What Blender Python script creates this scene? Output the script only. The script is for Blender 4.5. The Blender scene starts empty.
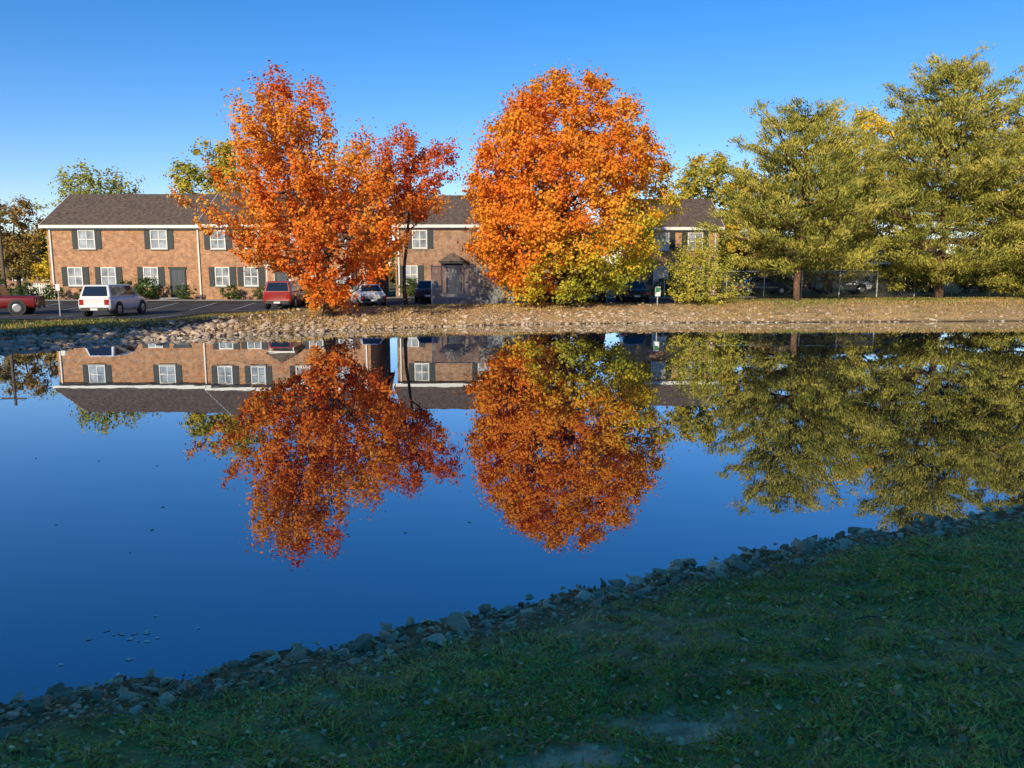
import bpy, math, random
import numpy as np
from mathutils import Vector, Matrix
random.seed(4)
rng = np.random.default_rng(11)
scene = bpy.context.scene
COL = scene.collection
scene.view_settings.view_transform = 'Standard'
scene.view_settings.look = 'None'
scene.view_settings.exposure = 0
rad = math.radians
SUN_EL, SUN_ROT = 21.0, 201.0

# ------------------------------------------------------------------ materials
def newmat(name):
    m = bpy.data.materials.new(name); m.use_nodes = True
    nt = m.node_tree
    for n in list(nt.nodes): nt.nodes.remove(n)
    out = nt.nodes.new('ShaderNodeOutputMaterial')
    return m, nt, out
def principled(name, col, rough=0.7, metal=0.0, spec=0.5, noise=0.0, nscale=8.0, bump=0.0, bscale=20.0, coat=0.0, attr=False):
    m, nt, out = newmat(name)
    p = nt.nodes.new('ShaderNodeBsdfPrincipled')
    p.inputs['Roughness'].default_value = rough
    p.inputs['Metallic'].default_value = metal
    p.inputs['Specular IOR Level'].default_value = spec
    p.inputs['Coat Weight'].default_value = coat
    p.inputs['Base Color'].default_value = (*col, 1)
    nt.links.new(p.outputs[0], out.inputs[0])
    tc = nt.nodes.new('ShaderNodeTexCoord')
    src = None
    if attr:
        a = nt.nodes.new('ShaderNodeAttribute'); a.attribute_name = 'Col'
        src = a.outputs['Color']
        nt.links.new(src, p.inputs['Base Color'])
    if noise > 0:
        n = nt.nodes.new('ShaderNodeTexNoise'); n.inputs['Scale'].default_value = nscale
        n.inputs['Detail'].default_value = 6
        nt.links.new(tc.outputs['Object'], n.inputs['Vector'])
        mr = nt.nodes.new('ShaderNodeMapRange')
        mr.inputs[1].default_value = 0.3; mr.inputs[2].default_value = 0.7
        mr.inputs[3].default_value = 1 - noise; mr.inputs[4].default_value = 1 + noise
        nt.links.new(n.outputs['Fac'], mr.inputs[0])
        mx = nt.nodes.new('ShaderNodeVectorMath'); mx.operation = 'SCALE'
        if src: nt.links.new(src, mx.inputs[0])
        else: mx.inputs[0].default_value = col
        nt.links.new(mr.outputs[0], mx.inputs['Scale'])
        nt.links.new(mx.outputs[0], p.inputs['Base Color'])
    if bump > 0:
        n = nt.nodes.new('ShaderNodeTexNoise'); n.inputs['Scale'].default_value = bscale
        n.inputs['Detail'].default_value = 8
        nt.links.new(tc.outputs['Object'], n.inputs['Vector'])
        b = nt.nodes.new('ShaderNodeBump'); b.inputs['Strength'].default_value = bump
        b.inputs['Distance'].default_value = 0.05
        nt.links.new(n.outputs['Fac'], b.inputs['Height'])
        nt.links.new(b.outputs[0], p.inputs['Normal'])
    return m
def leafmat(name, trans=0.35):
    m, nt, out = newmat(name)
    a = nt.nodes.new('ShaderNodeAttribute'); a.attribute_name = 'Col'
    d = nt.nodes.new('ShaderNodeBsdfDiffuse')
    nt.links.new(a.outputs['Color'], d.inputs[0])
    if trans > 0:
        t = nt.nodes.new('ShaderNodeBsdfTranslucent')
        nt.links.new(a.outputs['Color'], t.inputs[0])
        mx = nt.nodes.new('ShaderNodeMixShader'); mx.inputs[0].default_value = trans
        nt.links.new(d.outputs[0], mx.inputs[1]); nt.links.new(t.outputs[0], mx.inputs[2])
        nt.links.new(mx.outputs[0], out.inputs[0])
    else: nt.links.new(d.outputs[0], out.inputs[0])
    return m
def brickmat(name, c1, c2):
    m, nt, out = newmat(name)
    p = nt.nodes.new('ShaderNodeBsdfPrincipled'); p.inputs['Roughness'].default_value = 0.9
    p.inputs['Specular IOR Level'].default_value = 0.2
    g = nt.nodes.new('ShaderNodeNewGeometry'); s = nt.nodes.new('ShaderNodeSeparateXYZ')
    nt.links.new(g.outputs['Position'], s.inputs[0])
    ad = nt.nodes.new('ShaderNodeMath'); ad.operation = 'ADD'
    nt.links.new(s.outputs[0], ad.inputs[0]); nt.links.new(s.outputs[1], ad.inputs[1])
    c = nt.nodes.new('ShaderNodeCombineXYZ')
    nt.links.new(ad.outputs[0], c.inputs[0]); nt.links.new(s.outputs[2], c.inputs[1])
    b = nt.nodes.new('ShaderNodeTexBrick')
    b.inputs['Color1'].default_value = (*c1, 1); b.inputs['Color2'].default_value = (*c2, 1)
    b.inputs['Mortar'].default_value = (0.36, 0.31, 0.25, 1)
    b.inputs['Scale'].default_value = 1.0; b.inputs['Mortar Size'].default_value = 0.012
    b.inputs['Brick Width'].default_value = 0.24; b.inputs['Row Height'].default_value = 0.09
    nt.links.new(c.outputs[0], b.inputs['Vector'])
    n = nt.nodes.new('ShaderNodeTexNoise'); n.inputs['Scale'].default_value = 2.2; n.inputs['Detail'].default_value = 12
    n.inputs['Roughness'].default_value = .8
    nt.links.new(g.outputs['Position'], n.inputs['Vector'])
    mr = nt.nodes.new('ShaderNodeMapRange'); mr.inputs[1].default_value = .35; mr.inputs[2].default_value = .65
    mr.inputs[3].default_value = .55; mr.inputs[4].default_value = 1.45
    nt.links.new(n.outputs['Fac'], mr.inputs[0])
    sc = nt.nodes.new('ShaderNodeVectorMath'); sc.operation = 'SCALE'
    nt.links.new(b.outputs['Color'], sc.inputs[0]); nt.links.new(mr.outputs[0], sc.inputs['Scale'])
    nt.links.new(sc.outputs[0], p.inputs['Base Color']); nt.links.new(p.outputs[0], out.inputs[0])
    return m

M_brick = brickmat('red_brick', (0.56, 0.26, 0.105), (0.40, 0.165, 0.06))
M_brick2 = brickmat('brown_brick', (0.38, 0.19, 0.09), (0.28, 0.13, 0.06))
M_white = principled('white_paint', (0.76, 0.74, 0.68), 0.5, noise=.05)
M_pane = principled('window_glass_with_blind', (0.30, 0.33, 0.36), 0.15, spec=0.6, noise=.6, nscale=1.3)
M_shut = principled('dark_shutter_paint', (0.02, 0.028, 0.028), 0.6)
M_door = principled('dark_door_paint', (0.03, 0.045, 0.06), 0.5)
M_shingle = principled('asphalt_shingle', (0.135, 0.10, 0.078), 0.95, spec=.1, noise=.4, nscale=4, bump=.5, bscale=9)
M_asph = principled('asphalt', (0.06, 0.06, 0.062), 0.95, spec=.2, noise=.35, nscale=1.0)
M_conc = principled('concrete', (0.36, 0.34, 0.30), 0.9, noise=.15, nscale=3)
M_line = principled('road_paint', (0.42, 0.42, 0.40), 0.8, noise=.4, nscale=3)
M_bark = principled('bark', (0.085, 0.062, 0.045), 0.95, spec=.1, noise=.4, nscale=6, bump=1, bscale=14)
M_pbark = principled('pine_bark', (0.17, 0.10, 0.065), 0.95, spec=.1, noise=.4, nscale=6, bump=1, bscale=14)
M_leaf = leafmat('leaves', .3); M_needle = leafmat('needles', 0.10)
M_grass = leafmat('grass_blades', 0.25); M_litter = leafmat('dead_leaves', 0)
M_tyre = principled('tyre_rubber', (0.015, 0.015, 0.015), 0.8)
M_rim = principled('wheel_metal', (0.5, 0.5, 0.52), 0.3, metal=.8)
M_glass = principled('car_glass', (0.015, 0.02, 0.025), 0.05, spec=.8)
M_head = principled('lamp_lens', (0.75, 0.76, 0.75), 0.15, spec=.7)
M_tail = principled('red_lens', (0.35, 0.01, 0.01), 0.2, spec=.7)
M_black = principled('black_plastic', (0.02, 0.02, 0.02), 0.6)
M_steel = principled('galvanised_steel', (0.50, 0.51, 0.51), 0.5, metal=.2)
M_wood = principled('weathered_wood', (0.14, 0.10, 0.07), 0.9, noise=.2, nscale=5)
M_green = principled('green_sign_paint', (0.02, 0.17, 0.06), 0.5)

def rockmat(name, lo, hi, sc_=2.6):
    m, nt, out = newmat(name)
    p = nt.nodes.new('ShaderNodeBsdfPrincipled'); p.inputs['Roughness'].default_value = .9
    p.inputs['Specular IOR Level'].default_value = .2
    g = nt.nodes.new('ShaderNodeNewGeometry'); oi = nt.nodes.new('ShaderNodeObjectInfo')
    n2 = nt.nodes.new('ShaderNodeTexNoise'); n2.inputs['Scale'].default_value = 30; n2.inputs['Detail'].default_value = 9; n2.inputs['Roughness'].default_value = .7
    nt.links.new(g.outputs['Position'], n2.inputs['Vector'])
    r = nt.nodes.new('ShaderNodeValToRGB')
    e = r.color_ramp.elements
    e[0].position = .15; e[0].color = (*lo, 1); e[1].position = .95; e[1].color = (*hi, 1)
    ad = nt.nodes.new('ShaderNodeMath'); ad.operation = 'ADD'
    nt.links.new(g.outputs['Random Per Island'], ad.inputs[0]); nt.links.new(oi.outputs['Random'], ad.inputs[1])
    fr_ = nt.nodes.new('ShaderNodeMath'); fr_.operation = 'FRACT'; nt.links.new(ad.outputs[0], fr_.inputs[0])
    ml = nt.nodes.new('ShaderNodeMath'); ml.operation = 'MULTIPLY'; ml.inputs[1].default_value = .6
    nt.links.new(fr_.outputs[0], ml.inputs[0])
    mx = nt.nodes.new('ShaderNodeMath'); mx.operation = 'MULTIPLY_ADD'; mx.inputs[1].default_value = .6
    nt.links.new(n2.outputs['Fac'], mx.inputs[0])
    nt.links.new(ml.outputs[0], mx.inputs[2]); nt.links.new(mx.outputs[0], r.inputs[0])
    nt.links.new(r.outputs[0], p.inputs['Base Color'])
    b = nt.nodes.new('ShaderNodeBump'); b.inputs['Strength'].default_value = .8; b.inputs['Distance'].default_value = .02
    nt.links.new(n2.outputs['Fac'], b.inputs['Height']); nt.links.new(b.outputs[0], p.inputs['Normal'])
    nt.links.new(p.outputs[0], out.inputs[0])
    return m
M_rock = rockmat('limestone_rock', (.24, .12, .05), (.95, .64, .37))
M_rockfar = rockmat('tan_riprap_rock', (.24, .17, .10), (.66, .52, .38))

# ------------------------------------------------------------------ helpers
def link(o, parent=None):
    COL.objects.link(o)
    if parent: o.parent = parent
    return o
def empty(name, loc, label, category, group=None, rotz=0):
    o = bpy.data.objects.new(name, None); o.location = loc; o.rotation_euler = (0, 0, rotz)
    o.empty_display_size = .3
    o['label'] = label; o['category'] = category
    if group: o['group'] = group
    return link(o)
class Geo:
    def __init__(s): s.v = []; s.f = []
    def box(s, x0, x1, y0, y1, z0, z1):
        b = len(s.v)
        s.v += [(x0,y0,z0),(x1,y0,z0),(x1,y1,z0),(x0,y1,z0),(x0,y0,z1),(x1,y0,z1),(x1,y1,z1),(x0,y1,z1)]
        s.f += [tuple(b+i for i in q) for q in ((0,3,2,1),(4,5,6,7),(0,1,5,4),(1,2,6,5),(2,3,7,6),(3,0,4,7))]
        return s
    def poly(s, pts):
        b = len(s.v); s.v += [tuple(p) for p in pts]; s.f.append(tuple(range(b, b+len(pts)))); return s
    def prism(s, pts, off):
        n = len(pts); b = len(s.v); off = Vector(off)
        s.v += [tuple(p) for p in pts] + [tuple(Vector(p)+off) for p in pts]
        s.f.append(tuple(b+i for i in range(n))[::-1]); s.f.append(tuple(b+n+i for i in range(n)))
        for i in range(n):
            j = (i+1) % n; s.f.append((b+i, b+j, b+n+j, b+n+i))
        return s
    def tube(s, pts, radii, n=7, cap=True):
        b = len(s.v); pts = [Vector(p) for p in pts]
        for k, p in enumerate(pts):
            d = (pts[min(k+1, len(pts)-1)] - pts[max(k-1, 0)])
            if d.length < 1e-6: d = Vector((0,0,1))
            d.normalize()
            u = d.cross(Vector((0.13, 0.98, 0.07))); u.normalize(); w = d.cross(u)
            for i in range(n):
                a = 2*math.pi*i/n
                s.v.append(tuple(p + (u*math.cos(a) + w*math.sin(a))*radii[k]))
        for k in range(len(pts)-1):
            for i in range(n):
                j = (i+1) % n
                s.f.append((b+k*n+i, b+k*n+j, b+(k+1)*n+j, b+(k+1)*n+i))
        if cap:
            s.f.append(tuple(b+i for i in range(n))[::-1]); s.f.append(tuple(b+(len(pts)-1)*n+i for i in range(n)))
        return s
    def obj(s, name, mat, parent=None, smooth=False, loc=None):
        me = bpy.data.meshes.new(name); me.from_pydata(s.v, [], s.f); me.update()
        if mat: me.materials.append(mat)
        if smooth: me.polygons.foreach_set('use_smooth', [True]*len(me.polygons))
        o = bpy.data.objects.new(name, me)
        if loc: o.location = loc
        return link(o, parent)
def np_mesh(name, V, k, mat, colr=None, F=None):
    V = np.asarray(V, dtype=np.float32)
    idx = (np.arange(len(V)) if F is None else np.asarray(F).ravel()).astype(np.int32)
    nf = len(idx)//k
    me = bpy.data.meshes.new(name)
    me.vertices.add(len(V)); me.vertices.foreach_set('co', V.ravel())
    me.loops.add(len(idx)); me.loops.foreach_set('vertex_index', idx)
    me.polygons.add(nf); me.polygons.foreach_set('loop_start', (np.arange(nf)*k).astype(np.int32))
    me.update(calc_edges=True)
    if colr is not None:
        c = np.ones((len(V), 4), dtype=np.float32); c[:, :3] = colr
        a = me.color_attributes.new('Col', 'FLOAT_COLOR', 'POINT'); a.data.foreach_set('color', c.ravel())
    me.materials.append(mat)
    return me
def unit(n):
    v = rng.normal(size=(n, 3)); return v/np.linalg.norm(v, axis=1, keepdims=True)
def leaf_quads(C, size, aspect=0.6, dirs=None, nrm=None):
    n = len(C)
    u = unit(n) if dirs is None else dirs + 0.45*unit(n)
    N_ = unit(n) if nrm is None else nrm+.75*unit(n)
    if dirs is None and nrm is not None: u = np.cross(N_, unit(n))
    u /= np.linalg.norm(u, axis=1, keepdims=True)
    w = np.cross(u, N_); w /= (np.linalg.norm(w, axis=1, keepdims=True)+1e-9)
    s = (size*rng.uniform(.65, 1.35, n))[:, None] if np.isscalar(size) else size[:, None]
    V = np.stack([C-u*s*.5, C+w*s*.5*aspect, C+u*s*.5, C-w*s*.5*aspect], axis=1)
    return V.reshape(-1, 3)
def wob(P, f, seed):
    r = np.random.default_rng(seed); out = np.zeros(len(P))
    for i in range(5):
        k = r.normal(size=3)*f; out += np.sin(P@k + r.uniform(0, 6.28))
    return out/2.2

# ------------------------------------------------------------------ terrain
ctrl = [(-30,-6),(-45,0),(-42,9),(-33,15),(-24,21),(-17.9,26.5),(-15,30.8),(-9.6,35.0),(-3,38.9),(4.5,40.9),(15,42.0),
        (28,43.0),(48,45.5),(72,47),(85,40),(70,31),(45,22),(25,15.5),(13,11.2),(5.95,8.53),(4.17,7.86),(2.3,7.04),(.76,6.26),
        (-.49,5.65),(-1.51,5.12),(-3.27,4.45),(-8,2.6),(-16,-1)]
def catmull(P, m):
    out = []; n = len(P); P = [np.array(p, float) for p in P]
    for i in range(n):
        a, b, c, d = P[i-1], P[i], P[(i+1) % n], P[(i+2) % n]
        for t in np.arange(m)/m:
            out.append(.5*((2*b)+(-a+c)*t+(2*a-5*b+4*c-d)*t*t+(-a+3*b-3*c+d)*t**3))
    return np.array(out)
POND = catmull(ctrl, 5)
def pond_sd(x, y):
    x = np.asarray(x, float); y = np.asarray(y, float)
    best = np.full(x.shape, 1e9); inside = np.zeros(x.shape, bool); n = len(POND)
    for i in range(n):
        ax, ay = POND[i]; bx, by = POND[(i+1) % n]
        dx, dy = bx-ax, by-ay
        t = np.clip(((x-ax)*dx+(y-ay)*dy)/(dx*dx+dy*dy), 0, 1)
        best = np.minimum(best, (x-ax-t*dx)**2+(y-ay-t*dy)**2)
        if ay != by:
            c = ((ay > y) != (by > y)) & (x < (bx-ax)*(y-ay)/(by-ay)+ax)
            inside ^= c
    d = np.sqrt(best); return np.where(inside, -d, d)
def sstep(t): t = np.clip(t, 0, 1); return t*t*(3-2*t)
SPL = ([-60, -25, 0, 30, 90], [2, 11, 22, 29, 42])
def gz(x, y, d=None):
    x = np.asarray(x, float); y = np.asarray(y, float)
    if d is None: d = pond_sd(x, y)
    d = d + 0.06*np.sin(x*5.1+y*2)+0.05*np.sin(x*11.3-y*7)
    near = .17*np.clip(d/.6, 0, 1) + .19*np.clip(d-.6, 0, 7) + .02*np.sin(x*2.3+y)*np.clip(d, 0, 1)
    T = np.interp(x, [-17, -11, 0, 30], [.30, .74, .82, .88])
    L = np.interp(x, [-17, -8, 40], [.20, .52, .82])
    rise = np.interp(x, [-17, -8, 12], [.42, .30, .15])
    far = T*(.30*np.clip(d/1.2, 0, 1)+.70*sstep(d/4.6)) + (L-T)*sstep((d-6)/4) + rise*sstep((y-49)/9)
    farside = y > np.interp(x, *SPL)
    z = np.where(farside, far, near)
    z = z + np.where(d > .8, .015*np.sin(x*3.7+1)*np.sin(y*4.1), 0)*(y < 44)
    return np.where(d < 0, np.maximum(.35*d, -1.6), z)
def gz1(x, y): return float(gz(np.array([x]), np.array([y]))[0])
def axis(segs):
    a = []
    for lo, hi, st in segs: a += list(np.arange(lo, hi, st))
    a.append(segs[-1][1]); return np.array(a)
gx = axis([(-900,-200,70),(-200,-60,10),(-60,-18,.9),(-18,-5,.3),(-5,9,.13),(9,20,.35),(20,60,.9),(60,200,10),(200,900,70)])
gy = axis([(-300,-40,20),(-40,-4,1.5),(-4,1,.3),(1,10,.13),(10,20,.6),(20,50,.3),(50,70,.7),(70,200,10),(200,1500,100)])
X, Y = np.meshgrid(gx, gy); xf, yf = X.ravel(), Y.ravel()
D = pond_sd(xf, yf); Z = gz(xf, yf, D)
P3 = np.stack([xf, yf, Z], 1)
n1 = wob(P3, .5, 1); n2 = wob(P3, 2.2, 2); n3 = wob(P3, 6, 3)
def mixc(a, b, t): t = np.clip(t, 0, 1)[:, None]; return a*(1-t)+b*t
c = np.tile(np.array([.32, .27, .07]), (len(xf), 1))
c = mixc(c, np.array([.50, .29, .12]), .2+(n2+n3)*.4)
c = mixc(c, np.array([.34, .165, .07]), 1-(D-.45)/.4)
def dirt(x, y):
    nn = wob(np.stack([x, y, 0*x], 1), 7, 77)
    a = np.exp(-(((x-.88)/.34)**2+((y-3.42)/.15)**2)) + 1.0*np.exp(-(((x-.28)/.28)**2+((y-3.12)/.12)**2)) + .55*np.exp(-(((x-1.8)/.5)**2+((y-3.9)/.12)**2))
    return np.clip(a*(1+.5*nn), 0, 1.3)
c = mixc(c, np.array([.85, .50, .25]), dirt(xf, yf)*1.2)
farm = yf > np.interp(xf, *SPL)
cf = np.tile(np.array([.085, .12, .035]), (len(xf), 1))
cf = mixc(cf, np.array([.26, .17, .07]), .4+.5*n2)
warm = np.interp(xf, [-16, -7], [0, 1])
cb = mixc(np.tile(np.array([.12, .10, .05]), (len(xf), 1)), np.array([.55, .36, .17]), warm*(.85+.3*n3))
cf = mixc(cf, cb, 1-(D-5.5)/3)
cf = mixc(cf, np.array([.07, .05, .03]), (.35-D)/.3)
c = np.where(farm[:, None], cf, c)
c = np.where((D < -.05)[:, None], np.array([.03, .028, .018]), c)
nx, ny = len(gx), len(gy)
i0 = (np.arange(ny-1)[:, None]*nx+np.arange(nx-1)[None, :]).ravel()
F = np.stack([i0, i0+1, i0+nx+1, i0+nx], 1)
M_ground = principled('ground_soil', (1, 1, 1), .97, spec=.1, noise=.4, nscale=9, bump=.8, bscale=25, attr=True)
me = np_mesh('ground', P3, 4, M_ground, c, F)
g = bpy.data.objects.new('ground', me); g['kind'] = 'structure'; link(g)

# water
m, nt, out = newmat('pond_water')
tc = nt.nodes.new('ShaderNodeTexCoord')
n = nt.nodes.new('ShaderNodeTexNoise'); n.inputs['Scale'].default_value = 1.3; n.inputs['Detail'].default_value = 2.5
nt.links.new(tc.outputs['Object'], n.inputs['Vector'])
b = nt.nodes.new('ShaderNodeBump'); b.inputs['Strength'].default_value = .12; b.inputs['Distance'].default_value = .006
nt.links.new(n.outputs['Fac'], b.inputs['Height'])
fr = nt.nodes.new('ShaderNodeFresnel'); fr.inputs['IOR'].default_value = 1.33
ma = nt.nodes.new('ShaderNodeMath'); ma.operation = 'MULTIPLY_ADD'; ma.inputs[1].default_value = .9; ma.inputs[2].default_value = .30
ma.use_clamp = True
nt.links.new(fr.outputs[0], ma.inputs[0])
dfs = nt.nodes.new('ShaderNodeBsdfDiffuse'); dfs.inputs[0].default_value = (.003, .008, .022, 1)
gl = nt.nodes.new('ShaderNodeBsdfGlossy'); gl.inputs['Roughness'].default_value = .008
gl.inputs[0].default_value = (.88, .94, 1, 1)
nt.links.new(b.outputs[0], gl.inputs['Normal'])
mx = nt.nodes.new('ShaderNodeMixShader')
nt.links.new(ma.outputs[0], mx.inputs[0]); nt.links.new(dfs.outputs[0], mx.inputs[1]); nt.links.new(gl.outputs[0], mx.inputs[2])
nt.links.new(mx.outputs[0], out.inputs[0])
w = Geo().poly([(-70,-20,0),(100,-20,0),(100,60,0),(-70,60,0)]).obj('water', m); w['kind'] = 'structure'

def drape(name, x0, x1, y0, y1, off, mat, st=.6):
    xs = np.linspace(x0, x1, max(2, int((x1-x0)/st)+1)); ys = np.linspace(y0, y1, max(2, int((y1-y0)/st)+1))
    XX, YY = np.meshgrid(xs, ys); a, b_ = XX.ravel(), YY.ravel()
    V = np.stack([a, b_, gz(a, b_)+off], 1); nx_ = len(xs)
    i = (np.arange(len(ys)-1)[:, None]*nx_+np.arange(nx_-1)[None, :]).ravel()
    me = np_mesh(name, V, 4, mat, None, np.stack([i, i+1, i+nx_+1, i+nx_], 1))
    o = bpy.data.objects.new(name, me); o['kind'] = 'structure'; return link(o)
drape('parking_lot', -58, 12, 48.5, 55.5, .035, M_asph)
drape('parking_lot', -58, -19, 41.0, 48.5, .035, M_asph)
drape('walkway', -58, 18, 56.0, 57.2, .12, M_conc)
drape('kerb', -58, 12, 55.5, 55.7, .13, M_conc, .3)
drape('kerb', -18.98, 12, 48.3, 48.49, .13, M_conc, .3)
drape('walkway', -26.6, -25.6, 57.25, 59.6, .14, M_conc)
for i, x in enumerate(np.arange(-55, 10, 2.8)):
    drape('parking_marking', x, x+.10, 50.5, 55.3, .045, M_line, .5)
for i, x in enumerate(np.arange(-31.5, -19, 2.9)):
    drape('parking_marking', x, x+.11, 41.8, 45.8, .045, M_line, .5)

# ------------------------------------------------------------------ rocks
import bmesh
def rock_np(sub, seed):
    r = np.random.default_rng(seed)
    bm = bmesh.new(); bmesh.ops.create_icosphere(bm, subdivisions=sub, radius=1)
    V = np.array([v.co[:] for v in bm.verts]); F = np.array([[v.index for v in f.verts] for f in bm.faces]); bm.free()
    for _ in range(11):
        n = r.normal(size=3); n /= np.linalg.norm(n); h = r.uniform(.38, .72)
        dd = V@n; V = V-np.outer(np.clip(dd-h, 0, None), n)
    V = V*(1+.04*np.sin(V@r.normal(size=3)*6)[:, None]); V *= np.array([1.25, r.uniform(.75, 1.1), r.uniform(.5, .9)])
    return V, F
rocks_hi = [rock_np(4, 100+i) for i in range(10)]
rmesh = [np_mesh('rock', V, 3, M_rock, None, F) for V, F in rocks_hi]
def along_near(n, lo, hi):
    pts = []
    while len(pts) < n:
        x = rng.uniform(-5.2, 10, n*8); y = rng.uniform(2.5, 12, n*8); d = pond_sd(x, y)
        k = (d > lo) & (d < hi) & (rng.random(n*8) < np.clip(1.4-np.hypot(x, y)/14, .2, 1))
        pts += list(zip(x[k], y[k]))
    return np.array(pts[:n])
cand = along_near(1700, -.14, .74)
cd = pond_sd(cand[:, 0], cand[:, 1])
sz = np.clip(rng.lognormal(math.log(.040), .45, len(cand)), .015, .10)*np.where(cd > .5, .75, 1)
placed = []
for i in range(len(cand)):
    x, y = cand[i]; s = sz[i]
    if any((x-px)**2+(y-py)**2 < (.8*(s+ps))**2 for px, py, ps in placed): continue
    placed.append((x, y, s))
placed.sort(key=lambda p: -p[2]/math.hypot(p[0], p[1]))
lab = "rough grey-brown limestone rock at the water's edge"
pz = gz(np.array([p[0] for p in placed]), np.array([p[1] for p in placed]))
for i, (x, y, s) in enumerate(placed[:300]):
    o = bpy.data.objects.new('rock', rmesh[i % 10]); o.location = (x, y, max(pz[i], -.03)+s*.2)
    o.scale = (s*1.15,)*3; o.rotation_euler = (random.uniform(-.6,.6), random.uniform(-.6,.6), random.uniform(0, 6.28))
    o['label'] = lab; o['category'] = 'rock'; o['group'] = "rocks lining the pond's edge"; link(o)
def scatter_rocks(name, pts, s, zoff, sub=2, mat=None):
    base = [rock_np(sub, 200+i) for i in range(6)]
    Vs, Fs = [], []; off = 0
    zz = gz(pts[:, 0], pts[:, 1])
    for i in range(len(pts)):
        V, F = base[i % 6]; a = rng.uniform(0, 6.28); ca, sa = math.cos(a), math.sin(a)
        W = V*s[i]; W = np.stack([W[:, 0]*ca-W[:, 1]*sa, W[:, 0]*sa+W[:, 1]*ca, W[:, 2]], 1)
        W += np.array([pts[i, 0], pts[i, 1], zz[i]+zoff*s[i]])
        Vs.append(W); Fs.append(F+off); off += len(W)
    me = np_mesh(name, np.concatenate(Vs), 3, mat or M_rock, None, np.concatenate(Fs))
    o = bpy.data.objects.new(name, me); o['kind'] = 'stuff'; return link(o)
rest = placed[300:]
rp = np.array([(p[0], p[1]) for p in rest]); rs = np.array([p[2] for p in rest])
ex = along_near(1500, -.1, .85)
scatter_rocks('small_rocks', np.concatenate([rp, ex]), np.concatenate([rs, rng.uniform(.007, .02, len(ex))]), .2, 3)
fx = rng.uniform(-22, 50, 110000); fy = rng.uniform(20, 50, 110000); fd = pond_sd(fx, fy)
dens = np.where(fx < -9, np.clip(1-fd/3.0, .06, 1), np.interp(fx, [-9, 10, 15, 30], [1, .9, .25, .08])*np.clip(1.1-fd/3.0, .04, 1))
k = (fd > -.2) & (fd < 5.2) & (rng.random(110000) < dens*.95)
fp = np.stack([fx[k], fy[k]], 1)[:10500]
scatter_rocks('riprap', fp, np.clip(rng.lognormal(math.log(.062), .45, len(fp)), .03, .2)*np.interp(fp[:, 0], [-14, -8], [1.7, 1]), .2, 2, M_rockfar)

# ------------------------------------------------------------------ grass and litter
def grass(name, N, rmin, rmax, amax, seed):
    r_ = rng.uniform(rmin, rmax, N); a = rng.uniform(-amax, amax, N)
    x = r_*np.sin(a); y = r_*np.cos(a); d = pond_sd(x, y)
    P = np.stack([x, y, 0*x], 1); nn = wob(P, 2.5, 7); nm = wob(P, 9, 8)
    keep = (d > .66+.16*nm) & (rng.random(N) > dirt(x, y)*1.25) & (rng.random(N) < .74+.32*nn+.24*nm) & (y < 25)
    x, y, r_, d = x[keep], y[keep], r_[keep], d[keep]; n = len(x)
    z = gz(x, y, d); nn = wob(np.stack([x, y, 0*x], 1), 1.3, 9); nm = nm[keep]
    h = rng.uniform(.014, .036, n)*(1+.35*nm)*(1+.03*r_); wd = rng.uniform(.0024, .0044, n)*(1+.18*r_)
    a = rng.uniform(0, 6.28, n); lean = rng.normal(size=(n, 2))*1.0
    B = np.stack([x, y, z-.004], 1); s = np.stack([np.cos(a), np.sin(a), 0*a], 1)*wd[:, None]
    mid = B+np.stack([lean[:, 0]*h*.35, lean[:, 1]*h*.35, h*.6], 1)
    T = B+np.stack([lean[:, 0]*h, lean[:, 1]*h, h*.95], 1)
    V = np.stack([B-s, B+s, mid+s*.8, T, mid-s*.8], 1).reshape(-1, 3)
    g1 = np.array([.58, .56, .10]); g2 = np.array([.78, .70, .17]); g3 = np.array([.92, .56, .24]); g4 = np.array([.40, .43, .08])
    cc = mixc(np.tile(g1, (n, 1)), g2, .4+.6*nn+.3*rng.normal(size=n)); cc = mixc(cc, g4, -.3-nn*.6)
    dry = rng.random(n) < (.17+.22*np.clip(nm, 0, 1)+.5*np.clip(1-(d-.6)/.5, 0, 1)); cc[dry] = g3*rng.uniform(.4, 1.05, (dry.sum(), 1))
    me = np_mesh(name, V, 5, M_grass, np.repeat(cc, 5, 0))
    o = bpy.data.objects.new(name, me); o['kind'] = 'stuff'; link(o)
grass('grass', 330000, 1.7, 14, rad(55), 1)
def litter(name, x, y, z, size, cols, flat=.25, mat=None):
    n = len(x); C = np.stack([x, y, z], 1)
    a = rng.uniform(0, 6.28, n); u = np.stack([np.cos(a), np.sin(a), rng.normal(size=n)*flat], 1)
    w_ = np.stack([-np.sin(a), np.cos(a), rng.normal(size=n)*flat], 1)
    s = (size*rng.uniform(.6, 1.3, n))[:, None]
    V = np.stack([C-u*s*.5, C-u*s*.1+w_*s*.38, C+u*s*.5, C+u*s*.05-w_*s*.38], 1).reshape(-1, 3)
    cc = np.array(cols)[rng.integers(0, len(cols), n)]*rng.uniform(.6, 1.2, (n, 1))
    me = np_mesh(name, V, 4, mat or M_litter, np.repeat(cc, 4, 0)); o = bpy.data.objects.new(name, me); o['kind'] = 'stuff'; link(o)
autumn = [(.85,.34,.12),(.9,.48,.18),(.75,.25,.09),(.5,.27,.13),(.92,.62,.28)]
N = 60000; r_ = rng.uniform(1.8, 13, N); a = rng.uniform(-1, 1, N); x = r_*np.sin(a); y = r_*np.cos(a); d = pond_sd(x, y)
nn = wob(np.stack([x, y, 0*x], 1), 3.2, 17)
k = (d > .75) & (nn > .0) & (rng.random(N) > dirt(x, y)*1.3); x, y, d = x[k], y[k], d[k]
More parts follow.
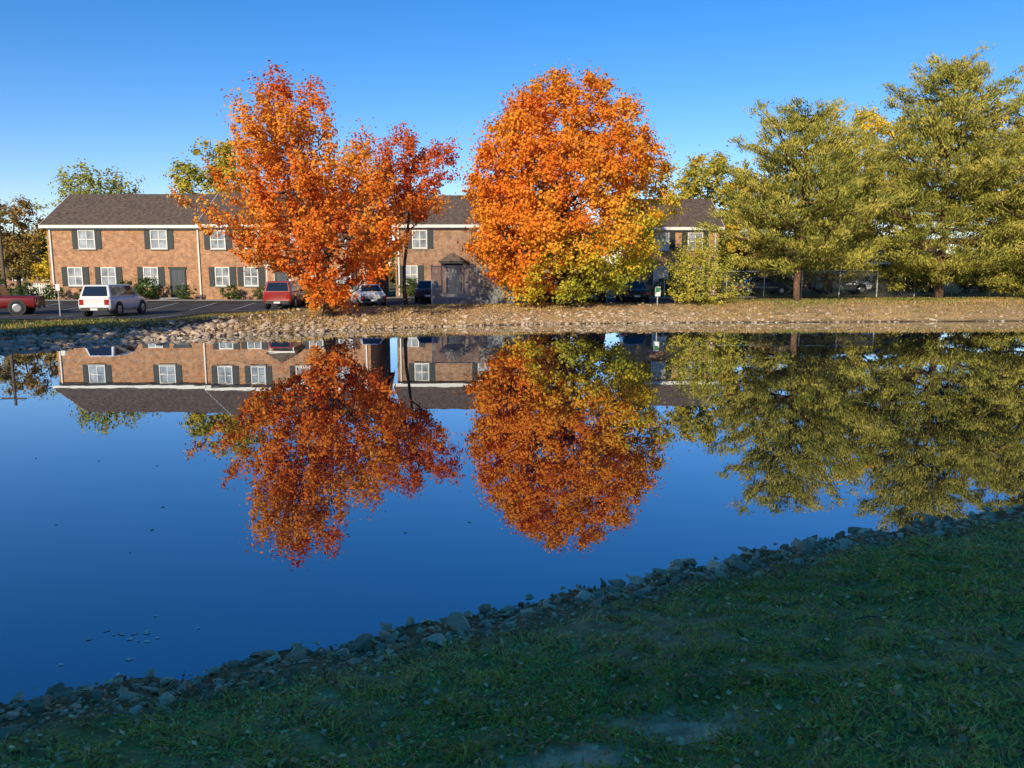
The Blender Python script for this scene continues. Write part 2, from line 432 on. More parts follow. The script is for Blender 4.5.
litter('clover', x, y, gz(x, y, d)+rng.uniform(.010, .034, len(x)), .017, [(.48,.56,.12),(.62,.66,.17),(.38,.46,.10)], .35)
N = 11000; r_ = rng.uniform(1.9, 13, N); a = rng.uniform(-1, 1, N); x = r_*np.sin(a); y = r_*np.cos(a); d = pond_sd(x, y); k = d > .05
litter('fallen_leaves', x[k], y[k], gz(x[k], y[k])+.028, .036, autumn, .35)
N = 26000; x = rng.uniform(-5, 10, N); y = rng.uniform(2, 12, N); d = pond_sd(x, y); k = (d > 0) & (d < .9)
litter('leaf_litter', x[k], y[k], gz(x[k], y[k])+rng.uniform(.005, .03, k.sum()), .035, autumn+[(.40,.19,.08)]*5, .4)
fxs, fys = [], []
for cx, cy, sx, sy, nn_ in [(-2.85,5.35,.16,.05,14),(-2.45,5.6,.3,.12,2),(-4.4,8.0,.8,.4,4),(-2.6,7.6,.5,.3,3),(-5.5,9.5,1.5,.8,4),(-1,7.4,.8,.4,2),(-3.2,5.0,.3,.12,3)]:
    fxs.append(rng.normal(cx, sx, nn_)); fys.append(rng.normal(cy, sy, nn_))
x = np.concatenate(fxs); y = np.concatenate(fys); d = pond_sd(x, y); k = d < -.05
litter('floating_leaves', x[k], y[k], 0*x[k]+.004, .05, [(.95,.80,.66),(.95,.75,.58)], .003)
N = 70000; x = rng.uniform(-30, 50, N); y = rng.uniform(22, 56, N); d = pond_sd(x, y); nn = wob(np.stack([x, y, 0*x], 1), .5, 41)
k = (d > .3) & (d < 14) & ((y < 48) | (x > 12)) & ((x > -18) | (y < 40.5)) & (rng.random(N) < np.clip(.4+.5*nn+.16*(d-2), .05, 1))
x, y, d = x[k], y[k], d[k]
litter('bank_leaf_litter', x, y, gz(x, y, d)+.03, .11, [(.60,.34,.12),(.62,.44,.20),(.46,.25,.09),(.22,.22,.07),(.38,.26,.12)], .5)
N = 110000; x = rng.uniform(-30, 50, N); y = rng.uniform(20, 56, N); d = pond_sd(x, y); nn = wob(np.stack([x, y, 0*x], 1), .9, 31)
k = (d > .5) & (d < 12) & (nn > np.interp(x, [-10, 8, 16], [-.2, .1, -.7])-.12*(d-2)) & ((y < 48) | (x > 12)) & ((x > -18) | (y < 40.5)); x, y, d, nn = x[k], y[k], d[k], nn[k]; n = len(x)
B = np.stack([x, y, gz(x, y, d)], 1); h = rng.uniform(.05, .17, n)*np.where(x < -8, 1.3, 1); a = rng.uniform(0, 6.28, n)
s = np.stack([np.cos(a), np.sin(a), 0*a], 1)*.025; T = B+np.stack([rng.normal(size=n)*.06, rng.normal(size=n)*.06, h], 1)
nn2 = wob(np.stack([x, y, 0*x], 1), .6, 33)
gcol = np.where((rng.random(n) < .65-.4*nn2-.07*(d-3))[:, None], np.array([.66,.44,.17]), np.array([.26,.29,.07]))*rng.uniform(.6, 1.2, (n, 1))
me = np_mesh('bank_grass', np.stack([B-s, B+s, T], 1).reshape(-1, 3), 3, M_grass, np.repeat(gcol, 3, 0))
o = bpy.data.objects.new('bank_grass', me); o['kind'] = 'stuff'; link(o)

# ------------------------------------------------------------------ trees
def palette(P, cols, noise, rnd=.25):
    cols = np.array(cols); t = np.clip(noise+rng.normal(size=len(P))*rnd, 0, .999)*(len(cols)-1)
    i = t.astype(int); f = (t-i)[:, None]
    return (cols[i]*(1-f)+cols[np.minimum(i+1, len(cols)-1)]*f)*rng.uniform(.8, 1.15, (len(P), 1))
def broadleaf(name, label, category, loc, H, R, crown0, prof, nclump, leaves_per, lsize, csig, colfn, seed,
              trunk_r=.22, offs=lambda t: (0, 0), shell=.45, lump=.18, flat=.75, limbs=9, group=None, spiky=0.0):
    global rng
    rng = np.random.default_rng(seed); rd = random.Random(seed)
    root = empty(name, loc, label, category, group)
    pt = np.array([p[0] for p in prof]); pr = np.array([p[1] for p in prof])
    t = []
    while len(t) < nclump:
        a = rng.random()
        if rng.random() < np.interp(a, pt, pr)**1.3: t.append(a)
    t = np.array(t); th = rng.uniform(0, 2*np.pi, nclump)
    lmp = 1+lump*(np.sin(3*th+7*t+seed)+.7*np.sin(5*th-11*t+seed*2)+.6*np.sin(2*th+17*t))
    rr = R*np.interp(t, pt, pr)*lmp*rng.uniform(0, 1, nclump)**shell
    o_ = np.array([offs(a) for a in t])
    C = np.stack([rr*np.cos(th)+o_[:, 0], rr*np.sin(th)+o_[:, 1], crown0+(H-crown0)*t], 1)
    C[:, 2] = np.clip(C[:, 2], None, H-csig*.6)
    g = Geo(); z0 = crown0*.85
    topz = crown0+(H-crown0)*.72; npt = 8
    tr = []
    for i in range(npt):
        q = i/(npt-1); ox, oy = offs(q*.72)
        tr.append(Vector((ox*q+rd.uniform(-.12,.12)*(q > 0), oy*q+rd.uniform(-.12,.12)*(q > 0), -.2+(topz+.2)*q)))
    rads = [trunk_r*(1.45 if i == 0 else 1)*(1-.85*(i/(npt-1))) + .02 for i in range(npt)]
    g.tube(tr, rads, 10)
    def trunk_at(z):
        q = min(max((z+.2)/(topz+.2), 0), 1)*(npt-1); i = min(int(q), npt-2); return tr[i].lerp(tr[i+1], q-i)
    nodes = [(trunk_at(z), trunk_r*(1-.8*z/topz)) for z in np.linspace(z0, topz, 14)]
    for i in range(limbs):
        a = i*2.4+rd.uniform(-.3, .3); q = (i+.5)/limbs; zs = z0+(topz-z0)*q*.75
        te = min(.12+.75*q+rd.uniform(-.1, .12), .93)
        ox, oy = offs(te); re = R*float(np.interp(te, pt, pr))*.72
        s0 = trunk_at(zs); e = Vector((math.cos(a)*re+ox, math.sin(a)*re+oy, crown0+(H-crown0)*te))
        if e.z < s0.z+.5: e.z = s0.z+.6
        mid = s0.lerp(e, .5)+Vector((math.cos(a), math.sin(a), -.4))*re*.12
        pts = [s0, s0.lerp(mid, .5)+Vector((rd.uniform(-.1,.1), rd.uniform(-.1,.1), .05)), mid, mid.lerp(e, .5)+Vector((rd.uniform(-.15,.15), rd.uniform(-.15,.15), .1)), e]
        r0 = trunk_r*(.5-.25*q); rs_ = [r0, r0*.8, r0*.6, r0*.4, r0*.15]
        g.tube(pts, rs_, 6)
        for u in (1, 2, 3, 4): nodes.append((pts[u], rs_[u]))
        for u in range(4): nodes.append((pts[u].lerp(pts[u+1], .5), rs_[u]*.8))
    NP = np.array([n_[0][:] for n_ in nodes])
    for i in range(0, nclump, 1 if nclump < 450 else 2):
        cpt = C[i]; dd = np.linalg.norm(NP-cpt, axis=1)+np.where(NP[:, 2] > cpt[2], 1.5, 0); j = int(np.argmin(dd))
        if np.linalg.norm(NP[j]-cpt) < .2: continue
        s0 = Vector(NP[j]); e = Vector(cpt); md = s0.lerp(e, .55)+Vector((rd.uniform(-.12,.12), rd.uniform(-.12,.12), rd.uniform(-.2,.05)))
        r0 = min(nodes[j][1]*.55, .05)
        g.tube([s0, md, e], [r0, r0*.6, .008], 4, cap=False)
    g.obj('trunk', M_bark, root, True)
    cnt = rng.poisson(leaves_per, nclump); idx = np.repeat(np.arange(nclump), cnt); n = len(idx)
    cs = csig*rng.uniform(.6, 1.4, nclump)
    dirv = unit(n); ra = np.abs(rng.normal(size=n))**.8
    off = dirv*(ra*cs[idx])[:, None]; off[:, 2] *= flat
    if spiky > 0:
        k = rng.random(n) < .5
        od = C[idx]-np.array([0, 0, crown0+(H-crown0)*.15]); od /= np.linalg.norm(od, axis=1, keepdims=True); od[:, 2] += .5
        off[k] += od[k]*(rng.uniform(0, spiky, k.sum()))[:, None]
    PP = C[idx]+off
    cc = colfn(PP, PP[:, 2]/H, idx)
    cen = np.array([offs(.4)[0], 0, crown0+(H-crown0)*.4])
    nb = PP-cen; nb /= np.linalg.norm(nb, axis=1, keepdims=True); nb = .45*nb+.65*dirv; nb[:, 2] += .25
    me = np_mesh('crown', leaf_quads(PP, lsize, .8, nrm=nb), 4, M_leaf, np.repeat(cc, 4, 0))
    o = bpy.data.objects.new('crown', me); link(o, root)
    return root
def cl(P, f, s): return .5+.35*wob(P, f, s)

def col1(P, h, idx):
    r = np.random.default_rng(5).uniform(-.2, .2, idx.max()+1)[idx]
    c = palette(P, [(.66,.13,.03),(.82,.22,.035),(.88,.30,.04),(.88,.40,.06)], .1+cl(P, .7, 3)+r, rnd=.15)
    c2 = palette(P, [(.84,.40,.06),(.86,.52,.08)], cl(P, 1, 6))
    k = (P[:, 0] < -2.2) & (h < .72) & (rng.random(len(P)) < .3); c[k] = c2[k]
    return c
broadleaf('maple_tree', 'airy orange maple with forked limbs on the pond bank', 'tree', (-9.3, 38.6, gz1(-9.3, 38.6)), 11.5, 5.0, .5,
          [(0,.22),(.08,.36),(.18,.75),(.3,.96),(.45,1.0),(.58,.82),(.72,.58),(.88,.34),(1,.10)], 390, 135, .145, .36, col1, 21, trunk_r=.22,
          offs=lambda t: (.4-2.4*t**1.2, -.2), shell=.5, lump=.22, limbs=14, spiky=.7)
def col1b(P, h, idx): return palette(P, [(.62,.11,.04),(.74,.17,.045),(.80,.24,.05)], cl(P, .9, 4), rnd=.15)
broadleaf('maple_tree', 'smaller red-orange maple standing behind the larger one', 'tree', (-6.5, 47.0, gz1(-6.5, 47)), 10.5, 2.6, 5.2,
          [(0,.5),(.3,.9),(.6,1),(.85,.8),(1,.35)], 125, 95, .15, .36, col1b, 22, trunk_r=.11, offs=lambda t: (-.2+1.0*t, 0), limbs=8, spiky=.5, lump=.24)
def col2(P, h, idx):
    r = np.random.default_rng(6).uniform(-.18, .18, idx.max()+1)[idx]
    gsel = (.46-h)*2.1+.26*wob(P, .7, 9)+r*.7+.12*np.clip(P[:, 0], -3, 6)*(h < .62)
    c = palette(P, [(.78,.20,.03),(.86,.27,.035),(.90,.34,.04),(.88,.42,.05)], .1+cl(P, .8, 8)+r*.7, rnd=.14)
    gcol = palette(P, [(.88,.48,.04),(.78,.54,.05),(.54,.50,.05),(.32,.35,.05)], np.clip(gsel-.35, 0, 1)*.9+.15*cl(P, 1.1, 2)+r*.5, rnd=.2)
    k = gsel+rng.normal(size=len(P))*.15 > .42; c[k] = gcol[k]; return c
broadleaf('maple_tree', 'broad dense orange maple turning green at the bottom', 'tree', (3.0, 45, gz1(3.0, 45)), 13.1, 6.3, .5,
          [(0,.44),(.1,.70),(.2,.88),(.38,.98),(.6,.90),(.78,.69),(.9,.47),(1,.22)], 980, 120, .16, .50, col2, 23, trunk_r=.30,
          offs=lambda t: (.2, 0), shell=.35, lump=.04, limbs=14)
def colyg(P, h, idx):
    r = np.random.default_rng(7).uniform(-.2, .2, idx.max()+1)[idx]
    return palette(P, [(.38,.38,.06),(.56,.46,.07),(.72,.50,.07)], cl(P, .6, 12)+r)
def colgr(P, h, idx): return palette(P, [(.34,.35,.07),(.48,.42,.09)], cl(P, .6, 13))
def colye(P, h, idx): return palette(P, [(.72,.56,.06),(.88,.68,.07),(.90,.60,.06)], cl(P, .8, 14))
def colol(P, h, idx): return palette(P, [(.20,.19,.06),(.32,.25,.08),(.46,.26,.08)], cl(P, .5, 15))
rp_ = [(0,.5),(.3,.95),(.6,1),(.85,.7),(1,.25)]
broadleaf('tree', 'yellow-green deciduous tree behind the apartment house', 'tree', (-26.3, 70, .7), 13.8, 3.8, 4, rp_, 150, 110, .24, .6, colyg, 31)
broadleaf('tree', 'thin pale green treetop above the house roof', 'tree', (-40.0, 75, .7), 11.4, 3.8, 6, rp_, 110, 60, .24, .6, colgr, 32, spiky=.9)
broadleaf('tree', 'olive tree turning brown beside the utility pole', 'tree', (-51.5, 80, .7), 9.6, 3.6, 1.5, rp_, 120, 90, .25, .6, colol, 33)
broadleaf('tree', 'orange-tinged tree behind the white fence', 'tree', (-57, 96, .7), 7.5, 4.5, 1, rp_, 120, 80, .3, .7, colye, 34)
broadleaf('tree', 'yellowing tree behind the brick house', 'tree', (17.5, 70, .9), 12.4, 4.2, 3, rp_, 170, 110, .24, .6, colyg, 35)
broadleaf('tree', 'bright yellow tree behind the pines', 'tree', (32.8, 72, .9), 16.6, 5.0, 4, rp_, 220, 110, .24, .6, colye, 36)
broadleaf('tree', 'bright yellow tree behind the pines', 'tree', (47.5, 74, .9), 18.0, 5, 4, rp_, 190, 110, .24, .6, colye, 37)
broadleaf('tree', 'yellowing tree behind the brick house', 'tree', (24, 78, .9), 11.5, 4.8, 1, rp_, 150, 110, .26, .6, colol, 38)

def pine(label, loc, H, R, crown0, seed, prof, dens=1.0, scl=1.0, cols=None):
    global rng
    rng = np.random.default_rng(seed); rd = random.Random(seed)
    root = empty('pine_tree', loc, label, 'tree'); g = Geo()
    pts = [Vector((rd.uniform(-.1,.1), rd.uniform(-.1,.1), -.2+(H+.1)*i/9)) for i in range(10)]
    g.tube(pts, [.26*(H/14)*(1-i/9.6)+.01 for i in range(10)], 9)
    pt = [p[0] for p in prof]; pr = [p[1] for p in prof]
    PP, DD, CI, NN = [], [], [], []; z = crown0
    while z < H-.25:
        t = (z-crown0)/(H-crown0); L0 = R*float(np.interp(t, pt, pr))
        nl = rd.randint(5, 6); a0 = rd.uniform(0, 6.28)
        for i in range(nl):
            a = a0+i*6.283/nl+rd.uniform(-.45, .45); L = max(.25, L0*rd.uniform(.5, 1.18)*(1+.18*math.sin(2*a+5*t+seed)))
            rise = L*(.04+.40*t)+rd.uniform(-.4, .4); zz = z+rd.uniform(-.3, .3)
            d_ = Vector((math.cos(a), math.sin(a), 0)); side = Vector((-d_.y, d_.x, 0))
            pl = []
            for q in (0, .25, .5, .75, 1): pl.append(Vector((0, 0, zz))+d_*L*q+Vector((0, 0, rise*q**1.6-.25*L*.25*math.sin(q*3.14)))+side*rd.uniform(-.1, .1)*L*q)
            r0 = .03+.014*L; g.tube(pl, [r0, r0*.8, r0*.6, r0*.4, .01], 5, cap=False)
            ns = max(3, int(L*3.1*dens))
            for s in range(ns):
                q = .26+.80*(s+rd.random())/ns; k_ = min(int(q*4), 3); c0 = pl[k_].lerp(pl[k_+1], min(q*4-k_, 1.2))
                wd = .42*L*(1-q*.68)*rd.uniform(-1, 1)
                c0 = c0+side*wd+Vector((0, 0, rd.uniform(-.10, .26)))
                nt_ = int(62*dens*(.6+.6*rd.random()))
                dv = rng.normal(size=(nt_, 3)); off = dv*np.array([.25, .25, .15])*scl
                PP.append(np.array(c0[:])+off)
                dr = np.array([d_.x*.6+side.x*wd*.4, d_.y*.6+side.y*wd*.4, .8]); DD.append(np.tile(dr, (nt_, 1))+.6*unit(nt_))
                NN.append(dv*.7+np.array([d_.x*.4, d_.y*.4, .35])); CI.append(np.full(nt_, rd.random()+.5*(q-.7)))
        z += rd.uniform(.48, .74)
    g.obj('trunk', M_pbark, root, True)
    P = np.concatenate(PP); Dr = np.concatenate(DD); CI = np.concatenate(CI)
    cc = palette(P, cols or [(.13,.16,.035),(.28,.28,.055),(.46,.41,.08),(.60,.47,.11)], .08+.5*CI+.35*cl(P, .8, seed), rnd=.13)
    me = np_mesh('crown', leaf_quads(P, .25*scl, .26, dirs=Dr, nrm=np.concatenate(NN)), 4, M_needle, np.repeat(cc, 4, 0))
    o = bpy.data.objects.new('crown', me); link(o, root); return root
pf = [(0,.6),(.12,.95),(.3,1),(.5,.90),(.68,.70),(.84,.45),(.94,.22),(1,.05)]
pine('olive-green pine with a bare lower trunk on the bank', (19.4, 52, gz1(19.4, 52)), 12.8, 6.1, 2.4, 41, pf)
pine('tall broad pine with layered boughs on the bank', (31.2, 56, gz1(31.2, 56)), 16.7, 7.0, 1.3, 42, pf)
pine('pine with boughs reaching down to the bank', (38.8, 54.5, gz1(38.8, 54.5)), 15.2, 7.4, .7, 43, pf)
pine('slender pine tucked between two larger ones', (25.6, 62, gz1(25.6, 62)), 11.0, 4.8, 1.4, 44, pf, dens=.8)

def colb(P, h, idx): return palette(P, [(.34,.36,.06),(.54,.50,.08),(.68,.56,.10)], cl(P, 2, 5))
broadleaf('bush', 'wispy yellow-green bush on the pond bank', 'bush', (11.5, 46.6, gz1(11.5, 46.6)), 3.4, 1.9, .1,
          [(0,.85),(.3,1),(.7,.7),(1,.3)], 150, 75, .11, .22, colb, 51, trunk_r=.06, limbs=8, spiky=1.0)
def colback(P, h, idx): return palette(P, [(.13,.19,.05),(.22,.26,.06)], cl(P, .6, 16))
back = broadleaf('shade_tree', 'leafy green tree on the near lawn', 'tree', (-16, -22, 1.4), 12.5, 4.4, .9, [(0,.7),(.25,1),(.6,1),(.85,.75),(1,.35)],
                 330, 46, .40, .72, colback, 61, shell=.6, group='trees shading the near lawn')
back.scale = (1.25, 1.25, 1.2)
def copytree(root, loc, rz, s=1.0):
    o = root.copy(); o.location = loc; o.rotation_euler = (0, 0, rz); o.scale = (s, s, s); COL.objects.link(o)
    for ch in root.children:
        c_ = ch.copy(); c_.parent = o; COL.objects.link(c_)
    return o
for i, (x, y, s) in enumerate([(-27,-23,1.2),(-21.5,-21,1.25),(-11,-23,1.25),(-6,-21.5,1.15),(-.5,-22,1.2),(5,-22,1.1),(-13.5,-29,1.35)]):
    copytree(back, (x, y, 1.4), i*1.3+.5, s)
copytree(back, (-26.5, 12.0, .3), .7, .92); copytree(back, (-34, 17.5, .4), 2.7, .7)

shrub = broadleaf('shrub', 'clipped dark green shrub by the brick wall', 'shrub', (-29.4, 58.4, gz1(-29.4, 58.4)), 1.5, 1.0, .05,
                  [(0,.8),(.4,1),(.8,.8),(1,.4)], 40, 55, .11, .22, lambda P, h, i: palette(P, [(.07,.12,.04),(.14,.19,.05)], cl(P, 2, 3)), 71, trunk_r=.04, limbs=5, group='shrubs along the house fronts')
for i, (x, y, s) in enumerate([(-35.2,58.6,.8),(-32.8,58.5,.6),(-24.9,58.0,.8),(-21.2,57.7,.8),(-18.9,57.6,.7),(-15,57.7,.9),(-12.5,57.6,.8),(-8,60.6,1),(-6.6,60.7,.8),
                            (-2,60.7,.9),(.5,60.6,1),(12,60.7,1),(14.3,60.7,.9),(-44,60,1.3),(-41,61,1.1),(-39,61.5,.9),(-27.9,58.4,1.15)]):
    copytree(shrub, (x, y, gz1(x, y)), i*1.1, s)

# ------------------------------------------------------------------ houses
def window(parent, cx, yw, z0, z1, w, shutters=True, panes=2):
    g = Geo(); f = .075; yo = yw-.08
    g.box(cx-w/2, cx-w/2+f, yo, yw-.005, z0, z1).box(cx+w/2-f, cx+w/2, yo, yw-.005, z0, z1)
    g.box(cx-w/2+f, cx+w/2-f, yo, yw-.005, z1-f, z1).box(cx-w/2+f, cx+w/2-f, yo, yw-.005, z0, z0+f)
    zm = (z0+z1)/2; g.box(cx-w/2+f, cx+w/2-f, yo+.01, yw-.005, zm-.03, zm+.03)
    if panes > 1:
        g.box(cx-.03, cx+.03, yo+.014, yw-.005, z0+f, zm-.03).box(cx-.03, cx+.03, yo+.014, yw-.005, zm+.03, z1-f)
    W = g.obj('window', M_white, parent)
    Geo().box(cx-w/2+f, cx+w/2-f, yw-.03, yw-.008, z0+f, z1-f).obj('window_pane', M_pane, W)
    Geo().box(cx-w/2-.06, cx+w/2+.06, yw-.14, yw-.003, z0-.09, z0-.003).obj('sill', M_conc, W)
    if shutters:
        for sx in (-1, 1):
            a = cx+sx*(w/2+.26); g = Geo()
            g.box(a-.22, a+.22, yw-.05, yw-.004, z0-.02, z1+.02)
            for q in np.arange(z0+.06, z1-.05, .12): g.box(a-.17, a+.17, yw-.062, yw-.052, q, q+.07)
            g.obj('shutter', M_shut, W)
def door(parent, cx, yw, zg, portico=True, col=None):
    col = col or M_white
    D = Geo().box(cx-.5, cx+.5, yw-.05, yw-.004, zg+.2, zg+2.35)
    for a, b_ in ((.3, 1.0), (1.2, 2.0)): D.box(cx-.35, cx-.05, yw-.065, yw-.052, zg+.2+a, zg+.2+b_).box(cx+.05, cx+.35, yw-.065, yw-.052, zg+.2+a, zg+.2+b_)
    D = D.obj('door', M_door, parent)
    Geo().box(cx-.62, cx-.503, yw-.09, yw-.003, zg+.2, zg+2.36).box(cx+.503, cx+.62, yw-.09, yw-.003, zg+.2, zg+2.36).box(cx-.7, cx+.7, yw-.1, yw-.003, zg+2.363, zg+2.55).obj('door_frame', col, D)
    Geo().tube([(cx+.38, yw-.1, zg+1.25), (cx+.38, yw-.05, zg+1.25)], [.035, .035], 8).obj('handle', M_steel, D)
    Geo().box(cx-1, cx+1, yw-1.3, yw-.002, zg-.3, zg+.19).box(cx-.9, cx+.9, yw-1.65, yw-1.302, zg-.3, zg+.02).obj('doorstep', M_conc, parent)
    if portico:
        p = Geo(); y0 = yw-1.1; zt = zg+2.75
        p.box(cx-1.0, cx+1.0, y0, yw-.003, zt-.15, zt)
        for sx in (-1, 1): p.tube([(cx+sx*.88, y0+.12, zg+.19), (cx+sx*.88, y0+.12, zt-.153)], [.06, .05], 10)
        P_ = p.obj('porch', col, parent)
        Geo().prism([(cx-1.2, y0-.1, zt+.003), (cx+1.2, y0-.1, zt+.003), (cx, y0-.1, zt+.7)], (0, 1.19, 0)).obj('porch_roof', M_shingle, P_)
def section(parent, x0, x1, yf_, depth, zg, eave, ridge, brick, rakeL=True, rakeR=True):
    yb = yf_+depth; ym = (yf_+yb)/2; oh = .35
    g = Geo(); b0 = zg-.6
    g.prism([(x0, yf_, b0), (x0, yf_, eave), (x0, ym, ridge-.25), (x0, yb, eave), (x0, yb, b0)], (x1-x0, 0, 0))
    g.obj('wall', brick, parent)
    sl = (ridge-eave)/(ym-yf_); th = .14; ov = .3
    ze = eave-oh*sl+.02
    r = Geo()
    r.prism([(x0-ov, yf_-oh, ze), (x0-ov, yf_-oh, ze+th), (x0-ov, ym, ridge+th), (x0-ov, yb+oh, ze+th), (x0-ov, yb+oh, ze), (x0-ov, ym, ridge)], (x1-x0+2*ov, 0, 0))
    R_ = r.obj('roof', M_shingle, parent)
    Geo().box(x0-ov-.01, x1+ov+.01, yf_-oh-.1, yf_-oh-.003, ze-.14, ze+.09).box(x0+.02, x1-.02, yf_-.05, yf_-.003, eave-.45, eave-.15).obj('gutter', M_white, R_)
    for xx, on in ((x0-ov-.04, rakeL), (x1+ov+.003, rakeR)):
        if on:
            q = Geo(); q.prism([(xx, yf_-oh, ze-.2), (xx, yf_-oh, ze+th), (xx, ym, ridge+th+.02), (xx, yb+oh, ze+th), (xx, yb+oh, ze-.2), (xx, ym, ridge-.2)], (.037, 0, 0)); q.obj('rake_board', M_white, R_)
def spout(parent, x, yw, z0, z1): Geo().box(x-.05, x+.05, yw-.13, yw-.004, z0, z1).obj('downspout', M_white, parent)

h1 = empty('apartment_house', (0, 0, 0), 'long two-storey red brick apartment house with black shutters', 'house')
section(h1, -36.1, -23.9, 60, 8.5, .6, 6.45, 9.0, M_brick, True, False)
section(h1, -23.58, -11.0, 58.9, 9.5, .6, 6.42, 9.1, M_brick, True, True)
for cx in (-33.0, -27.4): window(h1, cx, 60, 4.55, 6.0, 1.3)
for cx in (-34.1, -31.5, -28.2): window(h1, cx, 60, 1.7, 3.15, 1.15)
door(h1, -26.1, 60, .62, False, M_shut)
for cx in (-22.4, -19.8, -16.3, -13.2): window(h1, cx, 58.9, 4.5, 5.9, 1.15)
for cx in (-22.2, -20.0, -15.2, -12.9): window(h1, cx, 58.9, 1.7, 3.15, 1.1)
door(h1, -17.6, 58.9, .62, True)
spout(h1, -24.35, 60, .7, 6.2); spout(h1, -35.8, 60, .7, 6.2); spout(h1, -11.3, 58.9, .7, 6.1)
for x in (-31, -14): Geo().tube([(x, 65.5, 7.8), (x, 65.5, 9.3)], [.07, .07], 8).obj('vent_pipe', M_steel, h1)
h2 = empty('apartment_house', (0, 0, 0), 'shaded two-storey brick apartment house with a gabled porch', 'house')
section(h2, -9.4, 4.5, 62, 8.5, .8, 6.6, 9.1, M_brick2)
for cx in (-7.4, -2.2, 2.0): window(h2, cx, 62, 4.65, 6.1, 1.2)
for cx in (-8.2, -1.4, 2.4): window(h2, cx, 62, 1.8, 3.3, 1.2)
door(h2, -4.7, 62, .85, True, M_shut); spout(h2, -9.1, 62, .9, 6.3)
h3 = empty('apartment_house', (0, 0, 0), 'brick apartment house end with white gable trim', 'house')
section(h3, 10.0, 16.6, 62, 8.5, .8, 6.4, 8.8, M_brick)
for cx in (12, 14.7): window(h3, cx, 62, 4.5, 5.9, 1.2); window(h3, cx, 62, 1.8, 3.2, 1.2)
spout(h3, 16.3, 62, .9, 6.1)
h4 = empty('apartment_house', (0, 0, 0), 'low brick house glimpsed behind the pines', 'house')
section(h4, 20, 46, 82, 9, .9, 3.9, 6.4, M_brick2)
for cx in (22.5, 26, 30, 34, 38, 42): window(h4, cx, 82, 1.9, 3.2, 1.4)
h5 = empty('apartment_house', (0, 0, 0), 'distant low house beyond the white fence', 'house')
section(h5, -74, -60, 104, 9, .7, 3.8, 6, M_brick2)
for cx in (-71, -67, -63): window(h5, cx, 104, 1.7, 3.0, 1.4)

dt = broadleaf('distant_tree', 'rounded autumn tree in the distance', 'tree', (-75, 120, .7), 8, 5, .5, rp_, 110, 45, .45, .8, colol, 81, group='trees beyond the houses')
for i in range(16):
    x = -110+i*15+random.uniform(-4, 4)
    if -70 < x < -45: continue
    copytree(dt, (x, 118+random.uniform(-8, 20), .7), i*.9, random.uniform(.75, 1.1))
# low dark hedge trees beyond the chain-link fence
for i in range(7):
    copytree(shrub, (16+i*4.3, 69+random.uniform(-1.5, 1.5), .9), i*2.1, random.uniform(1.6, 2.3))

